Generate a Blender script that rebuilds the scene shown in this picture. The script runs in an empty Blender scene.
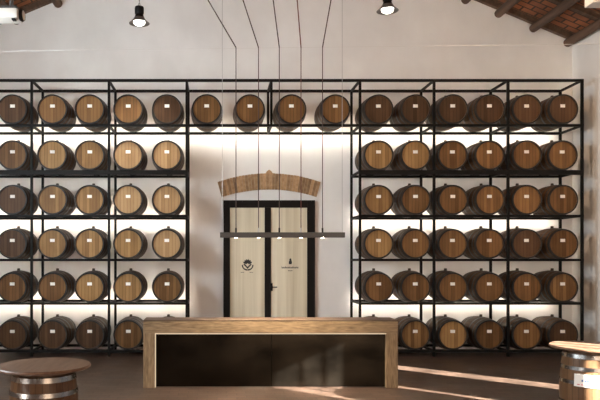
import bpy, bmesh, math, random
from mathutils import Vector, Matrix
random.seed(7)
C = bpy.context.scene.collection
SC = bpy.context.scene
PI = math.pi

# ------------------------------------------------------------------ camera numbers
F = 651.0
PX, PY = 217.0, 258.0
CAM_Z = 2.12

# ------------------------------------------------------------------ materials
def new_mat(name):
    m = bpy.data.materials.new(name); m.use_nodes = True
    nt = m.node_tree
    return m, nt, nt.nodes['Principled BSDF']

def plain(name, col, rough=.5, metal=0.0, spec=None):
    m, nt, b = new_mat(name)
    b.inputs['Base Color'].default_value = (*col, 1)
    b.inputs['Roughness'].default_value = rough
    b.inputs['Metallic'].default_value = metal
    if spec is not None: b.inputs['Specular IOR Level'].default_value = spec
    return m

def noisy(name, c1, c2, scale=(4, 4, 4), rough=.6, metal=0.0, bump=0.0, detail=6, rvar=0.0, nscale=1.0, spec=None):
    m, nt, b = new_mat(name)
    N = nt.nodes; L = nt.links
    tc = N.new('ShaderNodeTexCoord'); mp = N.new('ShaderNodeMapping')
    mp.inputs['Scale'].default_value = scale
    L.new(tc.outputs['Object'], mp.inputs['Vector'])
    no = N.new('ShaderNodeTexNoise'); no.inputs['Scale'].default_value = nscale; no.inputs['Detail'].default_value = detail
    L.new(mp.outputs['Vector'], no.inputs['Vector'])
    cr = N.new('ShaderNodeValToRGB')
    cr.color_ramp.elements[0].position = .3; cr.color_ramp.elements[1].position = .7
    cr.color_ramp.elements[0].color = (*c1, 1); cr.color_ramp.elements[1].color = (*c2, 1)
    L.new(no.outputs['Fac'], cr.inputs['Fac'])
    L.new(cr.outputs['Color'], b.inputs['Base Color'])
    b.inputs['Roughness'].default_value = rough; b.inputs['Metallic'].default_value = metal
    if spec is not None: b.inputs['Specular IOR Level'].default_value = spec
    if rvar:
        mr = N.new('ShaderNodeMapRange'); mr.inputs['To Min'].default_value = rough - rvar; mr.inputs['To Max'].default_value = rough + rvar
        L.new(no.outputs['Fac'], mr.inputs['Value']); L.new(mr.outputs['Result'], b.inputs['Roughness'])
    if bump:
        bp = N.new('ShaderNodeBump'); bp.inputs['Strength'].default_value = bump; bp.inputs['Distance'].default_value = .02
        L.new(no.outputs['Fac'], bp.inputs['Height']); L.new(bp.outputs['Normal'], b.inputs['Normal'])
    return m

def emit(name, col, strength):
    m = bpy.data.materials.new(name); m.use_nodes = True
    nt = m.node_tree; nt.nodes.remove(nt.nodes['Principled BSDF'])
    e = nt.nodes.new('ShaderNodeEmission'); e.inputs['Color'].default_value = (*col, 1); e.inputs['Strength'].default_value = strength
    nt.links.new(e.outputs[0], nt.nodes['Material Output'].inputs['Surface'])
    return m

def stave_mat(name, axis, width, dark, light, rough=.5, angular=False):
    """wood in staves: a random tone per stave, a thin dark joint, grain along the stave, a random tone per barrel"""
    m, nt, b = new_mat(name)
    N = nt.nodes; L = nt.links
    def math_(op, a, c=None):
        n = N.new('ShaderNodeMath'); n.operation = op
        for i, v in enumerate((a, c)):
            if v is None: continue
            if isinstance(v, (int, float)): n.inputs[i].default_value = v
            else: L.new(v, n.inputs[i])
        return n.outputs[0]
    tc = N.new('ShaderNodeTexCoord'); sp = N.new('ShaderNodeSeparateXYZ')
    L.new(tc.outputs['Object'], sp.inputs[0])
    oi = N.new('ShaderNodeObjectInfo')
    if angular == 'Y': u = math_('MULTIPLY', math_('ARCTAN2', sp.outputs['Z'], sp.outputs['X']), 30 / (2 * PI))
    elif angular == 'Z': u = math_('MULTIPLY', math_('ARCTAN2', sp.outputs['Y'], sp.outputs['X']), 30 / (2 * PI))
    else: u = math_('DIVIDE', sp.outputs[axis], width)
    u = math_('ADD', u, math_('MULTIPLY', oi.outputs['Random'], 31.7))
    fl = math_('FLOOR', u); fr = math_('FRACT', u)
    wn = N.new('ShaderNodeTexWhiteNoise'); wn.noise_dimensions = '1D'
    L.new(math_('ADD', fl, math_('MULTIPLY', oi.outputs['Random'], 97.0)), wn.inputs['W'])
    mp = N.new('ShaderNodeMapping')
    s = [60, 60, 60]
    s[{'Y': 1, 'Z': 2}[angular] if angular else 2] = 3
    mp.inputs['Scale'].default_value = s
    va = N.new('ShaderNodeVectorMath'); va.operation = 'ADD'
    cb = N.new('ShaderNodeCombineXYZ')
    for i in range(3): L.new(math_('MULTIPLY', oi.outputs['Random'], 13.0 + i), cb.inputs[i])
    L.new(tc.outputs['Object'], va.inputs[0]); L.new(cb.outputs[0], va.inputs[1]); L.new(va.outputs[0], mp.inputs['Vector'])
    no = N.new('ShaderNodeTexNoise'); no.inputs['Scale'].default_value = 1; no.inputs['Detail'].default_value = 4
    L.new(mp.outputs[0], no.inputs['Vector'])
    st = N.new('ShaderNodeTexNoise'); st.inputs['Scale'].default_value = 3.0; st.inputs['Detail'].default_value = 3
    L.new(va.outputs[0], st.inputs['Vector'])
    f = math_('ADD', math_('MULTIPLY', wn.outputs['Value'], .40), math_('MULTIPLY', no.outputs['Fac'], .35))
    f = math_('ADD', f, math_('MULTIPLY', st.outputs['Fac'], .30))
    f = math_('ADD', f, math_('MULTIPLY', math_('SUBTRACT', oi.outputs['Random'], .5), .45))
    cr = N.new('ShaderNodeValToRGB')
    cr.color_ramp.elements[0].position = .15; cr.color_ramp.elements[1].position = .9
    cr.color_ramp.elements[0].color = (*dark, 1); cr.color_ramp.elements[1].color = (*light, 1)
    L.new(f, cr.inputs['Fac'])
    edge = math_('GREATER_THAN', math_('ABSOLUTE', math_('SUBTRACT', fr, .5)), .465)
    mx = N.new('ShaderNodeMix'); mx.data_type = 'RGBA'
    L.new(math_('MULTIPLY', edge, .75), mx.inputs['Factor'])
    L.new(cr.outputs['Color'], mx.inputs['A']); mx.inputs['B'].default_value = (dark[0] * .3, dark[1] * .3, dark[2] * .3, 1)
    L.new(mx.outputs['Result'], b.inputs['Base Color'])
    b.inputs['Roughness'].default_value = rough; b.inputs['Specular IOR Level'].default_value = .2
    bp = N.new('ShaderNodeBump'); bp.inputs['Strength'].default_value = .25; bp.inputs['Distance'].default_value = .004
    L.new(math_('SUBTRACT', no.outputs['Fac'], edge), bp.inputs['Height']); L.new(bp.outputs['Normal'], b.inputs['Normal'])
    return m

def brick_mat(name, c1, c2, mortar, scale, rough, coord='Object', msize=.015, bw=.5, rh=.25, rot=(0, 0, 0), bump=.4, rvar=.1, spec=None):
    m, nt, b = new_mat(name)
    N = nt.nodes; L = nt.links
    tc = N.new('ShaderNodeTexCoord'); mp = N.new('ShaderNodeMapping'); mp.inputs['Rotation'].default_value = rot
    L.new(tc.outputs[coord], mp.inputs['Vector'])
    br = N.new('ShaderNodeTexBrick')
    br.inputs['Color1'].default_value = (*c1, 1); br.inputs['Color2'].default_value = (*c2, 1); br.inputs['Mortar'].default_value = (*mortar, 1)
    br.inputs['Scale'].default_value = scale; br.inputs['Mortar Size'].default_value = msize
    br.inputs['Brick Width'].default_value = bw; br.inputs['Row Height'].default_value = rh
    L.new(mp.outputs[0], br.inputs['Vector'])
    no = N.new('ShaderNodeTexNoise'); no.inputs['Scale'].default_value = 1.6; no.inputs['Detail'].default_value = 6
    L.new(mp.outputs[0], no.inputs['Vector'])
    hs = N.new('ShaderNodeHueSaturation')
    mr = N.new('ShaderNodeMapRange'); mr.inputs['From Min'].default_value = .3; mr.inputs['From Max'].default_value = .7
    mr.inputs['To Min'].default_value = .65; mr.inputs['To Max'].default_value = 1.35
    L.new(no.outputs['Fac'], mr.inputs['Value']); L.new(mr.outputs[0], hs.inputs['Value'])
    L.new(br.outputs['Color'], hs.inputs['Color']); L.new(hs.outputs[0], b.inputs['Base Color'])
    r2 = N.new('ShaderNodeMapRange'); r2.inputs['To Min'].default_value = rough - rvar; r2.inputs['To Max'].default_value = rough + rvar
    L.new(no.outputs['Fac'], r2.inputs['Value']); L.new(r2.outputs[0], b.inputs['Roughness'])
    if spec is not None: b.inputs['Specular IOR Level'].default_value = spec
    bp = N.new('ShaderNodeBump'); bp.inputs['Strength'].default_value = bump; bp.inputs['Distance'].default_value = .006
    bp.invert = True
    L.new(br.outputs['Fac'], bp.inputs['Height']); L.new(bp.outputs['Normal'], b.inputs['Normal'])
    return m

M = {}
M['plaster'] = noisy('plaster_wall', (.77, .755, .74), (.85, .84, .825), (.7, .7, .5), .85, bump=.15, nscale=2.2, detail=8)
M['floor'] = brick_mat('brown_brick_paving', (.050, .031, .021), (.082, .052, .037), (.027, .019, .015), 1.0, .38, bw=.30, rh=.15, msize=.008, rvar=.10, spec=.25)
M['roof'] = brick_mat('terracotta_roof_tiles', (.30, .105, .040), (.20, .075, .035), (.05, .03, .02), 1.0, .85, bw=.34, rh=.20, msize=.02, bump=.5)
M['beam'] = noisy('dark_timber_beam', (.050, .028, .017), (.125, .070, .042), (9, .6, 9), .75, bump=.35)
M['steel'] = noisy('black_painted_steel', (.004, .0035, .0032), (.008, .007, .0065), (6, 6, 6), .5, rvar=.1, spec=.12)
M['head'] = stave_mat('oak_barrel_head', 'X', .072, (.125, .060, .020), (.38, .220, .085), .5)
M['head_dark_shade'] = stave_mat('dark_oak_shade_head', 'X', .072, (.042, .019, .008), (.112, .058, .027), .5)  # darker oak, also carrying shade painted into the dim barrels
M['head_orange'] = stave_mat('orange_oak_barrel_head', 'X', .072, (.095, .044, .014), (.255, .132, .048), .5)
M['head_pale'] = stave_mat('pale_oak_barrel_head', 'X', .072, (.23, .125, .052), (.47, .300, .150), .5)
M['body'] = stave_mat('oak_barrel_staves', 'X', .08, (.055, .029, .014), (.15, .080, .038), .55, angular='Y')
M['tbody'] = stave_mat('oak_table_barrel_staves', 'X', .08, (.075, .036, .017), (.19, .105, .052), .35, angular='Z')
M['hoop'] = noisy('dark_galvanised_hoop', (.045, .044, .043), (.15, .148, .145), (8, 8, 8), .38, metal=.95, rvar=.1)
M['chime_hoop'] = noisy('dark_chime_hoop', (.008, .0075, .007), (.025, .023, .021), (8, 8, 8), .55, metal=.3)
M['thoop'] = noisy('bright_galvanised_hoop', (.16, .155, .15), (.30, .29, .28), (8, 8, 8), .26, metal=1.0, rvar=.08)
M['paper'] = plain('white_label_paper', (.95, .92, .86), .7)
M['bung'] = plain('dark_bung', (.06, .04, .03), .6)
M['door_panel'] = noisy('cream_door_panel', (.62, .545, .385), (.84, .775, .61), (9, 9, .25), .6, detail=3)
M['door_frame'] = plain('dark_brown_door_frame', (.006, .005, .0045), .55, 0, .15)
M['ink'] = plain('charcoal_print', (.03, .03, .03), .7)
M['brick_edge'] = noisy('tan_brick', (.30, .175, .090), (.46, .30, .165), (14, 9, 14), .85, bump=.4)
nt = M['brick_edge'].node_tree; gi = nt.nodes.new('ShaderNodeNewGeometry'); hs = nt.nodes.new('ShaderNodeHueSaturation'); mr = nt.nodes.new('ShaderNodeMapRange')
mr.inputs['To Min'].default_value = .62; mr.inputs['To Max'].default_value = 1.30
nt.links.new(gi.outputs['Random Per Island'], mr.inputs['Value']); nt.links.new(mr.outputs[0], hs.inputs['Value'])
nt.links.new(nt.nodes['Color Ramp'].outputs['Color'], hs.inputs['Color']); nt.links.new(hs.outputs[0], nt.nodes['Principled BSDF'].inputs['Base Color'])
M['brick_mortar'] = noisy('lime_mortar', (.40, .29, .19), (.50, .37, .25), (12, 12, 12), .9)
M['bar_wood'] = noisy('pale_oak_counter', (.125, .076, .036), (.29, .195, .106), (7, 14, 60), .5, bump=.1)
M['bar_wood_v'] = noisy('pale_oak_upright', (.125, .076, .036), (.29, .195, .106), (60, 14, 7), .5, bump=.1)
M['dark_wood'] = noisy('dark_brown_board', (.050, .028, .016), (.105, .062, .036), (2.2, 8, 26), .5, bump=.1)
M['bronze'] = noisy('dark_patinated_metal', (.012, .0105, .0085), (.040, .034, .026), (1.5, 1.5, 2.5), .24, metal=1.0, rvar=.06, detail=7)
M['lamp_black'] = plain('black_lamp_metal', (.004, .004, .004), .5, 0, .2)
M['shade'] = plain('grey_translucent_shade', (.10, .088, .08), .35)
M['shade'].node_tree.nodes['Principled BSDF'].inputs['Transmission Weight'].default_value = .3
M['steel_grey'] = plain('brushed_grey_metal', (.075, .072, .070), .5, .5)
M['wire'] = plain('thin_steel_wire', (.45, .44, .43), .5, .6)
M['pale_wire'] = plain('pale_wire', (.72, .70, .67), .6)
M['cable'] = plain('brown_textile_cable', (.055, .032, .026), .7)
M['red_cable'] = plain('red_textile_cable', (.12, .030, .020), .7)
M['white_plastic'] = plain('white_plastic', (.62, .58, .53), .5)
M['table_top'] = noisy('oak_table_top', (.11, .058, .034), (.19, .115, .073), (20, 3, 20), .35, bump=.1)
M['led'] = emit('warm_led_strip', (1.0, .87, .72), 46.0)
M['led_bar_lit_edge'] = emit('counter_led_lit_edge', (1.0, .80, .55), .8)
M['spot_glow'] = emit('spot_lens_glow', (1.0, .86, .70), 40.0)
M['bulb'] = emit('pendant_bulb_glow', (1.0, .95, .88), 6.0)
M['blue_print'] = plain('blue_label_print', (.10, .16, .32), .6)
M['pink_print'] = plain('pink_label_print', (.55, .20, .22), .6)

# ------------------------------------------------------------------ mesh helpers
def link(name, bm, mat, parent=None, loc=(0, 0, 0), smooth=False, mats=None, recalc=True):
    me = bpy.data.meshes.new(name)
    if recalc: bmesh.ops.recalc_face_normals(bm, faces=bm.faces[:])
    bm.to_mesh(me); bm.free()
    if smooth:
        for p in me.polygons: p.use_smooth = True
        try: me.set_sharp_from_angle(angle=math.radians(38))
        except Exception: pass
    for mm in (mats or [mat]): me.materials.append(mm)
    o = bpy.data.objects.new(name, me); C.objects.link(o)
    o.location = loc
    if parent: o.parent = parent
    return o

def box(bm, x0, x1, y0, y1, z0, z1, bev=0.0, mi=0):
    r = bmesh.ops.create_cube(bm, size=1)
    vs = r['verts']
    for v in vs:
        v.co = Vector(((x0 + x1) / 2 + v.co.x * (x1 - x0), (y0 + y1) / 2 + v.co.y * (y1 - y0), (z0 + z1) / 2 + v.co.z * (z1 - z0)))
    fs = set(f for v in vs for f in v.link_faces)
    for f in fs: f.material_index = mi
    if bev:
        es = list(set(e for v in vs for e in v.link_edges))
        bmesh.ops.bevel(bm, geom=es, offset=bev, segments=2, affect='EDGES', profile=.6)

def tube(bm, a, b, r, seg=10, r2=None, cap=True):
    a = Vector(a); b = Vector(b); d = b - a
    q = Vector((0, 0, 1)).rotation_difference(d.normalized()).to_matrix().to_4x4()
    mt = Matrix.Translation((a + b) / 2) @ q
    bmesh.ops.create_cone(bm, cap_ends=cap, segments=seg, radius1=r, radius2=r if r2 is None else r2, depth=d.length, matrix=mt)

def lathe(bm, prof, axis='Z', seg=48, off=(0, 0, 0), closed=False):
    """prof: list of (r, h).  Revolved round the given axis."""
    off = Vector(off); rings = []
    for r, h in prof:
        if r < 1e-6:
            p = Vector((0, 0, h)) if axis == 'Z' else Vector((0, h, 0))
            rings.append([bm.verts.new(p + off)]); continue
        ring = []
        for i in range(seg):
            a = 2 * PI * i / seg
            p = Vector((r * math.cos(a), r * math.sin(a), h)) if axis == 'Z' else Vector((r * math.cos(a), h, r * math.sin(a)))
            ring.append(bm.verts.new(p + off))
        rings.append(ring)
    pairs = list(zip(rings, rings[1:]))
    if closed: pairs.append((rings[-1], rings[0]))
    for A, B in pairs:
        for i in range(seg):
            j = (i + 1) % seg
            if len(A) == 1 and len(B) == 1: continue
            if len(A) == 1: bm.faces.new((A[0], B[i], B[j]))
            elif len(B) == 1: bm.faces.new((A[i], A[j], B[0]))
            else: bm.faces.new((A[i], A[j], B[j], B[i]))

def prism(bm, pts, y0, y1):
    """polygon in x,z extruded along y"""
    a = [bm.verts.new((x, y0, z)) for x, z in pts]; b = [bm.verts.new((x, y1, z)) for x, z in pts]
    n = len(pts)
    bm.faces.new(a); bm.faces.new(b[::-1])
    for i in range(n):
        j = (i + 1) % n
        bm.faces.new((a[i], b[i], b[j], a[j]))

def tag(o, label, cat, group=None):
    o['label'] = label; o['category'] = cat
    if group: o['group'] = group
    return o

def empty(name, loc, label=None, cat=None, group=None):
    o = bpy.data.objects.new(name, None); C.objects.link(o); o.location = loc
    o.empty_display_size = .1
    if label: tag(o, label, cat, group)
    return o

def struct(o):
    o['kind'] = 'structure'; return o

def part(name, fn, mat, parent, smooth=False, mats=None, label=None):
    bm = bmesh.new(); fn(bm)
    o = link(name, bm, mat, parent, smooth=smooth, mats=mats)
    if label: o['label'] = label
    return o

def dup_tree(root, loc):
    r = root.copy(); C.objects.link(r); r.location = loc
    for ch in list(root.children):
        c = ch.copy(); C.objects.link(c); c.parent = r
        for g in list(ch.children):
            d = g.copy(); C.objects.link(d); d.parent = c
    return r

# ------------------------------------------------------------------ room shell
XL, XR, YN, YW = -6.07, 8.27, -4.0, 15.15
XRIDGE, ZRIDGE, SL = 1.14, 10.28, 0.42
def roof_z(x): return ZRIDGE - SL * abs(x - XRIDGE)
T = .3

struct(part('floor', lambda bm: box(bm, XL - T, XR + T, YN - T, YW + T, -.2, 0), M['floor'], None))
def gable(y0, y1):
    def fn(bm): prism(bm, [(XL - T, 0), (XR + T, 0), (XR + T, roof_z(XR + T)), (XRIDGE, ZRIDGE), (XL - T, roof_z(XL - T))], y0, y1)
    return fn
struct(part('wall_back', gable(YW, YW + T), M['plaster'], None))
# near wall behind the viewer; its wide opening is placed for the warm fill
def near(bm):
    y0, y1 = YN - T, YN
    box(bm, XL - T, 1.0, y0, y1, 0, 4.4)
    box(bm, 7.0, XR + T, y0, y1, 0, 4.4)
    prism(bm, [(XL - T, 4.4), (XR + T, 4.4), (XR + T, roof_z(XR + T)), (XRIDGE, ZRIDGE), (XL - T, roof_z(XL - T))], y0, y1)
struct(part('wall_front', near, M['plaster'], None))
# left wall with two tall windows
ZT_L = roof_z(XL)
def leftw(bm):
    x0, x1 = XL - T, XL
    box(bm, x0, x1, YN, 1.0, 0, ZT_L)
    box(bm, x0, x1, 1.0, 4.6, 0, 2.6); box(bm, x0, x1, 1.0, 4.6, 6.2, ZT_L)
    box(bm, x0, x1, 4.6, 6.0, 0, ZT_L)
    box(bm, x0, x1, 6.0, 9.6, 0, 2.6); box(bm, x0, x1, 6.0, 9.6, 6.2, ZT_L)
    box(bm, x0, x1, 9.6, YW, 0, ZT_L)
struct(part('wall_left', leftw, M['plaster'], None))
# right wall with narrow tall door openings that let the sun in as thin streaks
ZT_R = roof_z(XR)
OPEN_TOP = 3.45
SLITS = [(4.05, 4.435), (4.48, 4.775), (4.82, 5.085), (5.85, 6.05), (8.01, 8.62)]
def rightw(bm):
    x0, x1 = XR, XR + .04
    y = YN
    for a, b in SLITS:
        box(bm, x0, x1, y, a, 0, OPEN_TOP); y = b
    box(bm, x0, x1, y, YW, 0, OPEN_TOP)
    box(bm, x0, x1, YN, YW, OPEN_TOP, ZT_R)
struct(part('wall_right', rightw, M['plaster'], None))
def roof(bm):
    for xa, xb in ((XL - T, XRIDGE), (XRIDGE, XR + T)):
        za, zb = roof_z(xa), roof_z(xb)
        prism(bm, [(xa, za), (xb, zb), (xb, zb + .2), (xa, za + .2)], YN - T, YW + T)
struct(part('ceiling', roof, M['roof'], None))

# roof timbers
def ang(side): return math.atan(SL) * (1 if side < 0 else -1)
beam_specs = [
    (8.16, 'round dark roof beam running along the top of the right wall'),
    (7.36, 'round dark roof beam second from the right wall'),
    (6.55, 'round dark roof beam third from the right wall'),
    (5.78, 'round dark roof beam fourth from the right wall, cut by the picture top'),
    (-3.70, 'round dark roof beam with its end right of the white unit, upper left'),
    (-4.66, 'round dark roof beam directly above the white unit, upper left'),
]
for k, (x, lab) in enumerate(beam_specs):
    bm = bmesh.new()
    rad = .098
    z = roof_z(x) - .10 - rad * 1.06
    n = 14
    pts = []
    for i in range(n + 1):
        y = YW + .02 - i * (YW + 3.5) / n
        pts.append(Vector((x + random.uniform(-.012, .012) * (0 < i), y, z + random.uniform(-.012, .012) * (0 < i))))
    rings = []
    for i, p in enumerate(pts):
        r = rad * random.uniform(.94, 1.06)
        rings.append([bm.verts.new((p.x + r * math.cos(2 * PI * j / 14), p.y, p.z + r * math.sin(2 * PI * j / 14))) for j in range(14)])
    for A, B in zip(rings, rings[1:]):
        for j in range(14): bm.faces.new((A[j], A[(j + 1) % 14], B[(j + 1) % 14], B[j]))
    bm.faces.new(rings[0]); bm.faces.new(rings[-1][::-1])
    o = link('roof_beam', bm, M['beam'], smooth=True)
    tag(o, lab, 'beam', 'round roof beams')
bat_specs = [(15.08, 1, 'dark batten between roof tiles and the back wall, upper right corner'),
             (13.9, 1, 'dark batten crossing the terracotta roof, next nearer than the wall batten, right side'),
             (12.7, 1, 'dark batten crossing the terracotta roof nearest the white hanging box, right side'),
             (15.08, -1, 'dark batten between roof tiles and the back wall, upper left corner'),
             (13.9, -1, 'dark batten crossing the roof just above the white unit, upper left corner')]
for y, side, lab in bat_specs:
    xa, xb = (XRIDGE + .2, XR - .02) if side > 0 else (XL + .02, XRIDGE - .2)
    bm = bmesh.new()
    prism(bm, [(xa, roof_z(xa) - .14), (xb, roof_z(xb) - .14), (xb, roof_z(xb) - .002), (xa, roof_z(xa) - .002)], y - .05, y + .05)
    o = link('roof_batten', bm, M['beam']); tag(o, lab, 'batten', 'roof battens')

# ------------------------------------------------------------------ racks
YF, YR = 14.0, 14.89
LV = [5.937, 4.969, 3.982, 3.023, 2.077, 1.142, 0.120]      # centre heights of the seven rail levels
RH = .027
left_posts = [-5.656, -3.985, -2.323, -.652]
right_posts = [3.075, 4.667, 6.258, 7.85]
mid_post = 1.168
def rack(name, posts, label, levels, bottom, strips):
    r = empty(name, ((posts[0] + posts[-1]) / 2, YF, bottom), label, 'barrel rack')
    ox, oy, oz = r.location
    def L(fn):
        def g(bm):
            fn(bm); bmesh.ops.translate(bm, verts=bm.verts[:], vec=(-ox, -oy, -oz))
        return g
    tops = max(levels)
    for x in posts:
        for y in (YF, YR):
            part('post', L(lambda bm: box(bm, x - .026, x + .026, y - .026, y + .026, bottom, tops + RH, .004)), M['steel'], r)
    for z in levels:
        for y in (YF, YR):
            part('rail', L(lambda bm: box(bm, posts[0] - .026, posts[-1] + .026, y - .030, y + .030, z - (.075 if z == levels[2] and y == YF else RH), z + RH, .004)), M['steel'], r)
        for x in posts:
            part('crossbar', L(lambda bm: box(bm, x - .022, x + .022, YF + .03, YR - .03, z - .022, z + .022)), M['steel'], r)
    for z in strips:
        part('light_strip', L(lambda bm: box(bm, posts[0] + .05, posts[-1] - .05, YR + .034, YR + .052, z - .009, z + .009)), M['led'], r, label='glowing warm light strip behind the rear rail')
    return r
rack('barrel_rack', left_posts, 'tall black steel barrel rack left of the door', LV, 0, [LV[1], LV[3], LV[5]])
rack('barrel_rack', right_posts, 'tall black steel barrel rack right of the door', LV, 0, [LV[1], LV[3], LV[5]])
# bridge over the door
br = empty('bridge_shelf', (mid_post, YF, LV[1] - RH), 'black steel shelf bridging the two racks above the door, carrying four barrels', 'shelf')
def LB(fn):
    def g(bm):
        fn(bm); bmesh.ops.translate(bm, verts=bm.verts[:], vec=-br.location)
    return g
xa, xb = left_posts[-1] + .027, right_posts[0] - .027
for z in LV[:2]:
    for y in (YF, YR):
        part('rail', LB(lambda bm: box(bm, xa, xb, y - .030, y + .030, z - RH, z + RH, .004)), M['steel'], br)
    part('crossbar', LB(lambda bm: box(bm, mid_post - .022, mid_post + .022, YF + .03, YR - .03, z - .022, z + .022)), M['steel'], br)
for y in (YF, YR):
    part('post', LB(lambda bm: box(bm, mid_post - .026, mid_post + .026, y - .026, y + .026, LV[1], LV[0], .004)), M['steel'], br)
part('light_strip', LB(lambda bm: box(bm, xa, xb, YR + .034, YR + .052, LV[1] - .009, LV[1] + .009)), M['led'], br, label='glowing warm light strip behind the rear rail')

# ------------------------------------------------------------------ barrels
BL, RB, RE = .475, .352, .311
def br_r(t): return RB - (RB - RE) * (abs(t) / BL) ** 1.9
BAX = .352                                                  # axis height above the barrel base
def barrel_proto():
    r = empty('oak_barrel', (0, 0, 0), 'x', 'barrel')
    def body(bm):
        prof = [(.0, -BL + .055), (.286, -BL + .055), (.290, -BL), (RE - .006, -BL)]
        for i in range(0, 25):
            t = -BL + .006 + (2 * BL - .012) * i / 24
            prof.append((br_r(t), t))
        prof += [(RE - .006, BL), (.290, BL), (.286, BL - .03), (0, BL - .03)]
        lathe(bm, prof, 'Y', 56)
    o = part('staves', body, M['body'], r, True); o.location = (0, 0, BAX)
    def head(bm): lathe(bm, [(0, -BL + .034), (.287, -BL + .034), (.287, -BL + .05), (0, -BL + .05)], 'Y', 48)
    o = part('head', head, M['head'], r, True); o.location = (0, 0, BAX)
    for t, w in ((-.447, .044), (-.345, .040), (-.165, .044), (.165, .044), (.345, .040), (.447, .044)):
        def hoop(bm):
            a, b = t - w / 2, t + w / 2
            if t < -.4:      # the front chime hoop folds round the rim
                lathe(bm, [(.2905, -BL - .003), (RE + .006, -BL - .003), (br_r(b) + .006, b), (br_r(b) + .001, b), (RE + .001, -BL), (.2905, -BL - .0005)], 'Y', 56, closed=True)
            else:
                lathe(bm, [(br_r(a) + .001, a), (br_r(a) + .005, a), (br_r(b) + .005, b), (br_r(b) + .001, b)], 'Y', 56, closed=True)
        o = part('hoop', hoop, M['chime_hoop'] if abs(t) > .4 else M['hoop'], r, True); o.location = (0, 0, BAX)
    def bung(bm): lathe(bm, [(0, RB - .004), (.034, RB - .004), (.030, RB + .045), (.022, RB + .05), (0, RB + .05)], 'Z', 16)
    o = part('bung', bung, M['bung'], r, True); o.location = (0, 0, BAX)
    def label(bm): box(bm, -.050, .050, -BL + .029, -BL + .0345, .040, .106)
    o = part('paper_label', label, M['paper'], r, label='small white paper label'); o.location = (0, 0, BAX)
    return r
proto = barrel_proto()
YB = 14.445
SH = ['top shelf', 'second shelf from top', 'third shelf from top', 'third shelf from bottom', 'second shelf from bottom', 'bottom shelf']
lcols = [(-4.40, 'leftmost column of left rack, cut by picture edge'),
         (-3.985 + .445, 'second visible column of left rack'),
         (-2.323 - .415, 'middle visible column of left rack'),
         (-2.323 + .412, 'next-to-last column of left rack'),
         (-.652 - .425, 'column of left rack nearest the door')]
rcols = [(3.075 + .40, 'column of right rack nearest the door'),
         (4.667 - .40, 'second column of right rack'),
         (4.667 + .40, 'third column of right rack'),
         (6.258 - .40, 'fourth column of right rack'),
         (6.258 + .40, 'fifth column of right rack'),
         (7.85 - .42, 'last column of right rack by side wall')]
bcols = [(-.652 + .43, 'oak wine barrel on the shelf above the door, first from left'),
         (mid_post - .46, 'oak wine barrel on the shelf above the door, second from left'),
         (mid_post + .43, 'oak wine barrel on the shelf above the door, second from right'),
         (right_posts[0] - .53, 'oak wine barrel on the shelf above the door, rightmost of four')]
first = True
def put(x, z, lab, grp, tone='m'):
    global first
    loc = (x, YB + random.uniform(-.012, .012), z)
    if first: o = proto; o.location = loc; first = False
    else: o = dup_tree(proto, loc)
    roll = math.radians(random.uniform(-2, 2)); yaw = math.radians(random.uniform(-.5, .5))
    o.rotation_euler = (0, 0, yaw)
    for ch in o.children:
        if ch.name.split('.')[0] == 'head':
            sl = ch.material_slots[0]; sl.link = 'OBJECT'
            sl.material = M[{'d': 'head_dark_shade', 'm': 'head', 'o': 'head_orange', 'p': 'head_pale'}[tone]]
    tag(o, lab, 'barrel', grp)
LT = ['doood', 'ommpp', 'dmmpp', 'dmmmp', 'oommm', 'dddom']      # wood tone of every barrel, row by row; partly paints in light and shade
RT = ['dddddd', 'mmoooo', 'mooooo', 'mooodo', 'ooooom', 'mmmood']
def base_z(lv): return LV[lv] + .348 - BAX
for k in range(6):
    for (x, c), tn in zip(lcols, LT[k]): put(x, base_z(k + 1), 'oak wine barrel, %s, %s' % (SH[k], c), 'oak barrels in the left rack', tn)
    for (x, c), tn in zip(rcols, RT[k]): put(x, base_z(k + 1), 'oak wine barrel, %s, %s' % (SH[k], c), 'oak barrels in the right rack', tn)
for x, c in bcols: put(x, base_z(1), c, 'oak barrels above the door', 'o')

# ------------------------------------------------------------------ door, arch
D0 = YW
dr = struct(empty('door_1', (1.21, D0, 0)))
def LD(fn):
    def g(bm):
        fn(bm); bmesh.ops.translate(bm, verts=bm.verts[:], vec=-dr.location)
    return g
def frame(bm):
    box(bm, .15, .30, D0 - .09, D0 - .001, 0, 3.457, .006)
    box(bm, 2.09, 2.27, D0 - .09, D0 - .001, 0, 3.457, .006)
    box(bm, .30, 2.09, D0 - .09, D0 - .001, 3.285, 3.457, .006)
part('door_frame', LD(frame), M['door_frame'], dr)
part('mullion', LD(lambda bm: box(bm, 1.105, 1.25, D0 - .085, D0 - .001, 0, 3.284, .006)), M['door_frame'], dr)
lf = part('door_leaf', LD(lambda bm: box(bm, .301, 1.104, D0 - .06, D0 - .002, 0.01, 3.284)), M['door_panel'], dr)
rt = part('door_leaf', LD(lambda bm: box(bm, 1.251, 2.089, D0 - .06, D0 - .002, 0.01, 3.284)), M['door_panel'], dr)
S15 = F / (D0 - .06)
def wx(px): return (px - PX) / S15
def wz(py): return CAM_Z + (PY - py) / S15
y1, y0 = D0 - .0605, D0 - .063
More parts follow.
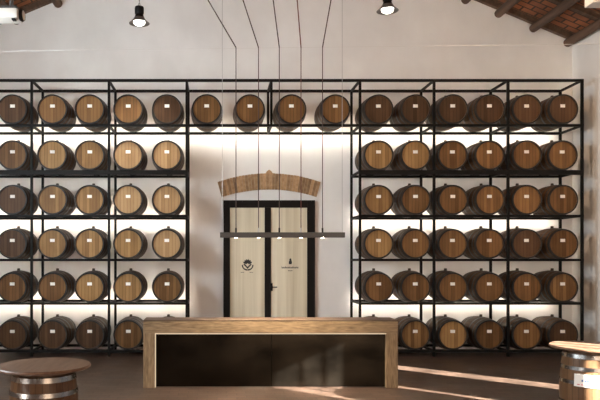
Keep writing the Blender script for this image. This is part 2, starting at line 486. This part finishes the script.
def crest(bm):
    cx, cz = wx(247.6), wz(264.5)
    u = 1 / S15
    # fan of leaves on top
    for a in (-62, -36, -12, 12, 36, 62):
        t = math.radians(a); ca, sa = math.sin(t), math.cos(t)
        b0 = Vector((cx + ca * .9 * u, cz + .2 * u + sa * .9 * u)); tip = Vector((cx + ca * 5.2 * u, cz + .2 * u + sa * 5.4 * u))
        n = Vector((-(tip - b0).y, (tip - b0).x)).normalized() * .72 * u
        m_ = b0.lerp(tip, .62)
        prism(bm, [tuple(b0 - n * .6), tuple(m_ - n * 1.5), tuple(tip), tuple(m_ + n * 1.5), tuple(b0 + n * .6)], y0, y1)
    # V-shaped shield outline
    for s in (-1, 1):
        p = [(cx + s * 4.3 * u, cz + .2 * u), (cx + s * 2.7 * u, cz + .6 * u), (cx, cz - 2.4 * u), (cx, cz - 4.4 * u)]
        prism(bm, p, y0, y1)
        # wreath below
        arc = []
        for q in range(7):
            t = math.radians(-88 + q * 14) if s > 0 else math.radians(-92 - q * 14)
            arc.append((cx + math.cos(t) * 6.0 * u, cz + math.sin(t) * 6.2 * u))
        for q in range(6, -1, -1):
            t = math.radians(-88 + q * 14) if s > 0 else math.radians(-92 - q * 14)
            k = 5.0 - .12 * abs(q - 3)
            arc.append((cx + math.cos(t) * k * u, cz + math.sin(t) * k * u))
        prism(bm, arc, y0, y1)
part('crest', LD(crest), M['ink'], lf, label='dark printed crest with a leafy top and a V-shaped shield').location = (0, 0, 0)
def words(bm, spans, zc, h):
    u = 1 / S15
    for a, b in spans:
        x = a; k = 0
        while x < b - .3:
            w = (.45, .7, .55, .8)[k % 4]
            hh = h * (1.0, .7, .8, .65, .75)[k % 5]
            box(bm, wx(x), wx(x + w * .75), y0, y1, zc - h * u / 2, zc - h * u / 2 + hh * u)
            x += w + .12; k += 1
part('lettering', LD(lambda bm: words(bm, [(240.8, 244.2), (249.6, 253.4)], wz(272.3), .9)), M['ink'], lf, label='two tiny printed words under the crest')
def icon(bm):
    u = 1 / S15; cx = wx(290.3); cz = wz(261.3)
    prism(bm, [(cx - 1.3 * u, cz - 2.9 * u), (cx + 1.4 * u, cz - 2.9 * u), (cx + 1.7 * u, cz - .8 * u), (cx + 1.2 * u, cz + .8 * u), (cx + 1.0 * u, cz + 2.4 * u), (cx, cz + 3.1 * u), (cx - .9 * u, cz + 2.2 * u), (cx - .9 * u, cz + .6 * u), (cx - 1.6 * u, cz - .8 * u)], y0, y1)
part('emblem', LD(icon), M['ink'], rt, label='small dark printed emblem above the lettering')
def wordR(bm):
    words(bm, [(281.6, 298.6)], wz(267.4), 2.0)
    words(bm, [(288.2, 292.4)], wz(270.6), 1.2)
part('lettering', LD(wordR), M['ink'], rt, label='small dark printed name in one line with a short line below')
def handle(bm):
    x, z = wx(271.2), wz(287)
    box(bm, x - .03, x + .03, D0 - .10, D0 - .0601, z - .09, z + .09, .004)
    tube(bm, (x, D0 - .10, z), (x, D0 - .14, z), .012, 10)
    box(bm, x - .012, x + .13, D0 - .15, D0 - .13, z - .013, z + .013, .004)
part('handle', LD(handle), M['lamp_black'], rt, label='black lever handle')

def arch(bm):
    cx = 1.21
    # circle through outer springing points and apex
    def circ(half, rise): return (half * half + rise * rise) / (2 * rise)
    zo_s, zo_a = wz(182), wz(173.2); half_o = 1.20
    zi_s, zi_a = wz(197.0), wz(189.4); half_i = 1.10
    Ro, Ri = circ(half_o, zo_a - zo_s), circ(half_i, zi_a - zi_s)
    n = 34
    ao, ai = math.asin(half_o / Ro), math.asin(half_i / Ri)
    def P(t, R, za, a): return (cx + R * math.sin(t * a), za - R + R * math.cos(t * a))
    # mortar backing
    N = 24
    pts = [P(-1 + 2 * i / N, Ro - .01, zo_a - .01, ao) for i in range(N + 1)] + [P(1 - 2 * i / N, Ri + .01, zi_a + .01, ai) for i in range(N + 1)]
    prism(bm, pts, YW - .025, YW - .001)
    for f in bm.faces: f.material_index = 1
    k0 = len(bm.faces)
    for i in range(n):
        t0 = -1 + 2 * (i + .06) / n; t1 = -1 + 2 * (i + .94) / n
        j = random.uniform(-.003, .003)
        prism(bm, [P(t0, Ri, zi_a, ai), P(t1, Ri, zi_a, ai), P(t1, Ro + j, zo_a + j, ao), P(t0, Ro + j, zo_a + j, ao)], YW - .045 + random.uniform(-.006, .006), YW - .024)
    # small pointed keystone piece
    prism(bm, [(cx - .10, zo_a - .03), (cx + .10, zo_a - .03), (cx + .05, zo_a + .05), (cx, zo_a + .085), (cx - .05, zo_a + .05)], YW - .05, YW - .001)
bm = bmesh.new(); arch(bm)
o = link('brick_arch', bm, None, mats=[M['brick_edge'], M['brick_mortar']])
tag(o, 'tan brick segmental arch set in the white wall above the door', 'arch')

# ------------------------------------------------------------------ bar counter
YBAR = 10.6; SB = F / YBAR
bx0, bx1, bz = (143.2 - PX) / SB, (398 - PX) / SB, 1.11
YBK = 11.10
bar = empty('bar_counter', ((bx0 + bx1) / 2, (YBAR + YBK) / 2, 0), 'long pale oak bar counter with dark metal front, standing before the door', 'bar counter')
def LC(fn):
    def g(bm):
        fn(bm); bmesh.ops.translate(bm, verts=bm.verts[:], vec=-bar.location)
    return g
tt, lw = .215, .19
part('counter_top', LC(lambda bm: box(bm, bx0, bx1, YBAR, YBK, bz - tt, bz - .024, .004)), M['bar_wood'], bar)
part('top_board', LC(lambda bm: box(bm, bx0, bx1, YBAR + .001, YBK, bz - .024, bz, .004)), M['dark_wood'], bar, label='dark brown wooden top board')
part('side_panel', LC(lambda bm: box(bm, bx0, bx0 + lw, YBAR, YBK, 0, bz - tt, .004)), M['bar_wood_v'], bar)
part('side_panel', LC(lambda bm: box(bm, bx1 - lw, bx1, YBAR, YBK, 0, bz - tt, .004)), M['bar_wood_v'], bar)
xm = (272 - PX) / SB
part('front_panel', LC(lambda bm: box(bm, bx0 + lw, xm - .003, YBAR + .08, YBAR + .11, .012, bz - tt, .002)), M['bronze'], bar, label='dark patinated metal front panel, left half')
part('front_panel', LC(lambda bm: box(bm, xm + .003, bx1 - lw, YBAR + .08, YBAR + .11, .012, bz - tt, .002)), M['bronze'], bar, label='dark patinated metal front panel, right half')
part('back_panel', LC(lambda bm: box(bm, bx0 + lw, bx1 - lw, YBAR + .112, YBAR + .14, .012, bz - tt)), M['lamp_black'], bar)
part('light_strip', LC(lambda bm: box(bm, bx0 + lw, bx1 - lw, YBAR + .004, YBAR + .02, bz - tt - .016, bz - tt - .001)), M['led_bar_lit_edge'], bar, label='glowing light strip under the counter top')
part('light_strip', LC(lambda bm: box(bm, bx0 + lw + .001, bx0 + lw + .015, YBAR + .004, YBAR + .02, .012, bz - tt - .017)), M['led_bar_lit_edge'], bar, label='lit inner edge of the left upright, painted as a glow')  # emissive strip paints the upright's lit inner edge; no lamp there

# ------------------------------------------------------------------ barrel tables
def barrel_table(x, y, label, toplab):
    r = empty('barrel_table', (x, y, 0), label, 'table', 'barrel tables')
    def body(bm):
        prof = [(0, .03), (.27, .03), (.275, 0), (RE - .006, 0)]
        for i in range(25):
            t = -BL + .006 + (2 * BL - .012) * i / 24
            prof.append((br_r(t), t + BL))
        prof += [(RE - .006, .95), (.276, .95), (.272, .92), (0, .92)]
        lathe(bm, prof, 'Z', 64)
    part('staves', body, M['tbody'], r, True)
    for t, w in ((-.445, .05), (-.30, .045), (-.13, .045), (.13, .045), (.30, .045), (.445, .05)):
        def hoop(bm):
            a, b = t - w / 2, t + w / 2
            lathe(bm, [(br_r(a) + .001, a + BL), (br_r(a) + .006, a + BL), (br_r(b) + .006, b + BL), (br_r(b) + .001, b + BL)], 'Z', 64, closed=True)
        part('hoop', hoop, M['thoop'], r, True)
    def top(bm): lathe(bm, [(0, .985), (.29, .985), (.29, 1.0), (.455, 1.0), (.468, 1.008), (.470, 1.022), (.462, 1.034), (0, 1.034)], 'Z', 72)
    part('tabletop', top, M['table_top'], r, True)
    def neck(bm): lathe(bm, [(0, .951), (.262, .951), (.262, .984), (0, .984)], 'Z', 48)
    part('riser', neck, M['table_top'], r, True)
    return r
S_L, S_R = 98.0, 80.4
barrel_table((44 - PX) / S_L, F / S_L, 'round table made of an upright barrel in the lower left corner', 'l')
xr, yr = (591 - PX) / S_R, F / S_R
tr = barrel_table(xr, yr, 'round table made of an upright barrel with white label, lower right corner', 'r')
# label on the right table barrel
def curved(bm, a0, a1, z0, z1, rad, th=.002, n=12):
    A = []; 
    for i in range(n + 1):
        a = math.radians(a0 + (a1 - a0) * i / n)
        dx, dy = math.sin(a), -math.cos(a)
        A.append([bm.verts.new((dx * (br_r(z - BL) + rad + o), dy * (br_r(z - BL) + rad + o), z)) for z, o in ((z0, 0), (z1, 0), (z1, th), (z0, th))])
    for P, Q in zip(A, A[1:]):
        for k in range(4): bm.faces.new((P[k], Q[k], Q[(k + 1) % 4], P[(k + 1) % 4]))
    bm.faces.new(A[0]); bm.faces.new(A[-1][::-1])
def lbl(bm):
    curved(bm, -60, 14, .565, .715, .0075)
lb = part('paper_label', lbl, M['paper'], tr, True, label='white label with blue and pink print')
def prn(bm):
    for i, a in enumerate(range(-46, 8, 5)):
        curved(bm, a, a + (3.2, 2.4, 3.8)[i % 3], .628, .652, .0100, .001, 3)
part('lettering', prn, M['blue_print'], lb, label='row of blue print')
def prn2(bm):
    for i, a in enumerate(range(-54, 10, 7)):
        curved(bm, a, a + (5, 3.5, 4.2)[i % 3], .585, .597, .0100, .001, 3)
part('lettering', prn2, M['pink_print'], lb, label='row of pink print')

# ------------------------------------------------------------------ linear pendant above the counter
YP = 10.25; SP = F / YP
def pxx(px): return (px - PX) / SP
def pzz(py): return CAM_Z + (PY - py) / SP
zb0, zb1 = pzz(237.6), pzz(232.4)
lp = empty('linear_pendant', (pxx(282), YP, zb0), 'long slim dark grey pendant light hanging on cables above the bar counter', 'pendant light')
def LP(fn):
    def g(bm):
        fn(bm); bmesh.ops.translate(bm, verts=bm.verts[:], vec=-lp.location)
    return g
part('light_bar', LP(lambda bm: box(bm, pxx(220), pxx(344.5), YP - .05, YP + .05, zb0, zb1, .004)), M['steel_grey'], lp)
kinks = [(236, 208), (258.5, 243), (279.3, 273.2), (301, 297.2), (322.5, 331)]
WIRE_Z = pzz(47.5)
for i, (pb, pt) in enumerate(kinks):
    xb_ = pxx(pb); z0_, zk = zb1, WIRE_Z
    dxdz = (pxx(pt) - xb_) / (pzz(0) - zk)
    # run on to the underside of the roof
    zt = zk
    while zt < roof_z(xb_ + dxdz * (zt - zk)) - .16: zt += .01
    xt = xb_ + dxdz * (zt - zk)
    def cab(bm):
        tube(bm, (xb_, YP, z0_ + .02), (xb_, YP, zk + .003), .007, 8)
        tube(bm, (xb_, YP, zk), (xt, YP, zt), .009, 8)
    part('cable', LP(cab), M['red_cable'] if i == 3 else M['cable'], lp, label='red cable' if i == 3 else None)
    part('cable_ferrule', LP(lambda bm: tube(bm, (xb_, YP, zb1 - .002), (xb_, YP, zb1 + .07), .014, 10)), M['white_plastic' if i in (1, 3) else 'lamp_black'], lp)
    part('spot_lens', LP(lambda bm: lathe(bm, [(0, zb0 - .006), (.018, zb0 - .006), (.02, zb0 + .002), (0, zb0 + .002)], 'Z', 20, (xb_, YP, 0))), M['spot_glow'], lp, label='glowing round spot lens')
    ld = bpy.data.lights.new('pendant_spot', 'SPOT'); ld.energy = 190; ld.color = (1.0, .86, .68); ld.spot_size = math.radians(110); ld.spot_blend = .8; ld.shadow_soft_size = .04
    lo = bpy.data.objects.new('pendant_spot', ld); C.objects.link(lo); lo.location = (xb_, YP, zb0 - .03)
for px in (222.3, 342.2):
    x = pxx(px)
    part('suspension_wire', LP(lambda bm: tube(bm, (x, YP, zb1 - .002), (x, YP, roof_z(x) - .01), .004, 6)), M['wire'], lp)
# wire spanning the room that spreads the cables
def span(z0, z1, y, name, lab, r, mat):
    bm = bmesh.new(); tube(bm, (XL - .02, y, z0), (XR + .02, y, z1), r, 6)
    tag(link(name, bm, mat), lab, 'wire')
def wz_at(x): return WIRE_Z + (x - 1.0) * .012
span(wz_at(XL), wz_at(XR), YP + .012, 'tension_wire', 'thin pale wire stretched across the room where the pendant cables bend', .0032, M['pale_wire'])

# ------------------------------------------------------------------ bell pendants
def bell(px, py_rim, Y, label, bright):
    s = F / Y
    x = (px - PX) / s; z = CAM_Z + (PY - py_rim) / s
    r = empty('bell_pendant', (x, Y, z), label, 'pendant lamp', 'bell pendant lamps')
    k = 1.0
    def cap(bm): lathe(bm, [(0, .345), (.035, .345), (.085, .33), (.092, .30), (.09, .20), (.078, .185), (.082, .15), (.105, .105), (0, .105)], 'Z', 32)
    part('lamp_housing', cap, M['lamp_black'], r, True)
    def shade(bm): lathe(bm, [(.100, .118), (.125, .075), (.165, .035), (.205, 0.0), (.198, 0.0), (.158, .032), (.118, .070), (.093, .112)], 'Z', 40, closed=True)
    part('lamp_shade', shade, M['shade'], r, True)
    def bulb(bm): lathe(bm, [(0, -.045), (.06, -.036), (.105, -.008), (.118, .03), (.09, .075), (.05, .104), (0, .104)], 'Z', 24)
    part('bulb', bulb, M['bulb'], r, True, label='glowing white bulb')
    zt = roof_z(x) - z
    def chain(bm):
        h = .345; i = 0
        tube(bm, (0, 0, .34), (0, 0, zt), .004, 6)
        while h < zt - .06:
            if i < 40:
                seg = 8
                mt = Matrix.Translation((0, 0, h + .03)) @ Matrix.Rotation(PI / 2 * (i % 2), 4, 'Z') @ Matrix.Rotation(PI / 2, 4, 'X')
                vs = []
                for a in range(seg):
                    t = 2 * PI * a / seg; c = Vector((.018 * math.cos(t), .036 * math.sin(t), 0)); n = Vector((math.cos(t), math.sin(t), 0))
                    vs.append([bm.verts.new(mt @ (c + n * .005)), bm.verts.new(mt @ (c + Vector((0, 0, .005)))), bm.verts.new(mt @ (c - n * .005)), bm.verts.new(mt @ (c - Vector((0, 0, .005))))])
                for a in range(seg):
                    A, B = vs[a], vs[(a + 1) % seg]
                    for q in range(4): bm.faces.new((A[q], A[(q + 1) % 4], B[(q + 1) % 4], B[q]))
            h += .062; i += 1
    part('chain', chain, M['steel_grey'], r)
    ld = bpy.data.lights.new('bell_lamp', 'SPOT'); ld.energy = bright; ld.color = (1.0, .93, .84); ld.spot_size = math.radians(88); ld.spot_blend = .6; ld.shadow_soft_size = .08
    lo = bpy.data.objects.new('bell_lamp', ld); C.objects.link(lo); lo.location = (x, Y, z - .06)
bell(139.3, 23.5, 13.0, 'black bell pendant lamp on a chain, left above the rack', 420)
bell(387.5, 11.0, 12.4, 'black bell pendant lamp cut by the picture top, right of the pendant cables', 125)

# ------------------------------------------------------------------ white ceiling units
YU = 9.6; SU = F / YU
def uxx(px): return (px - PX) / SU
def uzz(py): return CAM_Z + (PY - py) / SU
u = empty('ceiling_unit', (uxx(6), YU, uzz(21.5)), 'white ceiling-hung unit with dark round end, upper left corner', 'ceiling unit')
def LU(fn):
    def g(bm):
        fn(bm); bmesh.ops.translate(bm, verts=bm.verts[:], vec=-u.location)
    return g
part('housing', LU(lambda bm: box(bm, uxx(-16), uxx(20.5), YU - .15, YU + .15, uzz(21), uzz(10.8), .045)), M['white_plastic'], u, True)
zc = uzz(15.5)
def ring(bm):
    for i in range(1):
        pass
    seg = 28
    rings = []
    for j in range(seg):
        t = 2 * PI * j / seg
        c = Vector((uxx(21.8), YU + .085 * math.cos(t), zc + .075 * math.sin(t))); n = Vector((0, math.cos(t), math.sin(t)))
        rings.append([bm.verts.new(c + n * .016), bm.verts.new(c + Vector((.03, 0, 0))), bm.verts.new(c - n * .016), bm.verts.new(c - Vector((.03, 0, 0)))])
    for j in range(seg):
        A, B = rings[j], rings[(j + 1) % seg]
        for q in range(4): bm.faces.new((A[q], A[(q + 1) % 4], B[(q + 1) % 4], B[q]))
part('end_ring', LU(ring), M['lamp_black'], u, True, label='dark ring on the right end')
def lensf(bm):
    prism_pts = 24
    lathe(bm, [(0, 0), (.07, 0), (.07, .05), (0, .05)], 'Z', prism_pts)
    bmesh.ops.rotate(bm, verts=bm.verts[:], cent=(0, 0, 0), matrix=Matrix.Rotation(PI / 2, 3, 'Y'))
    bmesh.ops.translate(bm, verts=bm.verts[:], vec=(uxx(20.3), YU, zc))
part('end_cap', LU(lensf), M['white_plastic'], u, True)
part('sensor', LU(lambda bm: box(bm, uxx(14), uxx(17.5), YU - .12, YU - .04, uzz(22.5), uzz(20.9), .004)), M['lamp_black'], u, label='small dark sensor underneath')
part('mounting_plate', LU(lambda bm: box(bm, uxx(3), uxx(18), YU - .08, YU + .08, uzz(10.9), uzz(7.4), .006)), M['steel_grey'], u, label='dark grey mounting plate')
part('pole', LU(lambda bm: tube(bm, (uxx(11.5), YU, uzz(7.6)), (uxx(11.5), YU, roof_z(uxx(11.5)) - .002), .03, 14)), M['steel_grey'], u, label='dark grey pole')
# upper right box
YV = 10.0; SV = F / YV
vx0, vz0 = (588.8 - PX) / SV, CAM_Z + (PY - 5.2) / SV
v = empty('ceiling_box', (vx0 + .3, YV, vz0), 'white hanging box under the roof beams, upper right corner', 'ceiling box')
def LV_(fn):
    def g(bm):
        fn(bm); bmesh.ops.translate(bm, verts=bm.verts[:], vec=-v.location)
    return g
part('housing', LV_(lambda bm: box(bm, vx0, vx0 + .6, YV - .12, YV + .12, vz0, vz0 + .22, .012)), M['white_plastic'], v)
for dx in (.1, .5):
    part('hanger_rod', LV_(lambda bm: tube(bm, (vx0 + dx, YV, vz0 + .215), (vx0 + dx, YV, roof_z(vx0 + dx) - .002), .008, 8)), M['steel_grey'], v)

# ------------------------------------------------------------------ light
w = bpy.data.worlds.new('sky'); SC.world = w; w.use_nodes = True
bg = w.node_tree.nodes['Background']; bg.inputs['Color'].default_value = (.62, .78, 1.0, 1); bg.inputs['Strength'].default_value = .8

def aim(o, d): o.rotation_euler = Vector(d).to_track_quat('-Z', 'Y').to_euler()
sd = bpy.data.lights.new('sun', 'SUN'); sd.energy = 145; sd.angle = math.radians(.53); sd.color = (1, .96, .90)
so = bpy.data.objects.new('sun', sd); C.objects.link(so); so.location = (20, -5, 12)
aim(so, (-1, .90, -.325 * 1.345))
def area(name, loc, d, sx, sy, e, col):
    l = bpy.data.lights.new(name, 'AREA'); l.shape = 'RECTANGLE'; l.size = sx; l.size_y = sy; l.energy = e; l.color = col
    o = bpy.data.objects.new(name, l); C.objects.link(o); o.location = loc; aim(o, d); return o
# warm fill added behind the viewer; daylight by two high windows of left wall
area('near_wall_fill', (4.0, YN - .1, 2.2), (0, 1, .4), 5.8, 4.2, 380, (1, .66, .38))
area('window_daylight', (XL - .1, 2.8, 4.4), (1, .35, .3), 3.4, 3.5, 110, (.86, .96, 1.0))
area('window_daylight', (XL - .1, 7.8, 4.4), (1, .35, .3), 3.4, 3.5, 740, (.86, .96, 1.0))

# added warm fill points with no fixture, high over the right of the room
for x_, y_, e_ in ((5.6, 10.5, 60), (5.6, 5.5, 130)):
    ld = bpy.data.lights.new('warm_fill_point', 'POINT'); ld.energy = e_; ld.color = (1, .66, .36); ld.shadow_soft_size = .12
    lo = bpy.data.objects.new('warm_fill_point', ld); C.objects.link(lo); lo.location = (x_, y_, 6.6)

# added warm fill spot without a fixture, brightening the right wall
ld = bpy.data.lights.new('wall_fill_spot', 'SPOT'); ld.energy = 1000; ld.color = (1, .70, .45); ld.spot_size = math.radians(52); ld.spot_blend = 1; ld.shadow_soft_size = .15
lo = bpy.data.objects.new('wall_fill_spot', ld); C.objects.link(lo); lo.location = (1.5, 8.0, 6.9); aim(lo, (8.2 - 1.5, 13.0 - 8.0, 4.2 - 6.9))

# ------------------------------------------------------------------ camera
cd = bpy.data.cameras.new('camera'); co = bpy.data.objects.new('camera', cd); C.objects.link(co)
co.location = (0, 0, CAM_Z); co.rotation_euler = (PI / 2, 0, 0)
cd.sensor_width = 36; cd.lens = 36 * F / 600
cd.shift_x = (300 - PX) / 600; cd.shift_y = (PY - 200) / 600
cd.clip_end = 100
SC.camera = co
SC.view_settings.view_transform = 'Standard'; SC.view_settings.look = 'None'
SC.view_settings.gamma = 1; SC.view_settings.use_curve_mapping = False
SC.view_settings.exposure = 0
SC.cycles.max_bounces = 8; SC.cycles.diffuse_bounces = 5
SC.cycles.use_denoising = True
SC.cycles.sample_clamp_indirect = 6
SC.cycles.caustics_reflective = False; SC.cycles.caustics_refractive = False
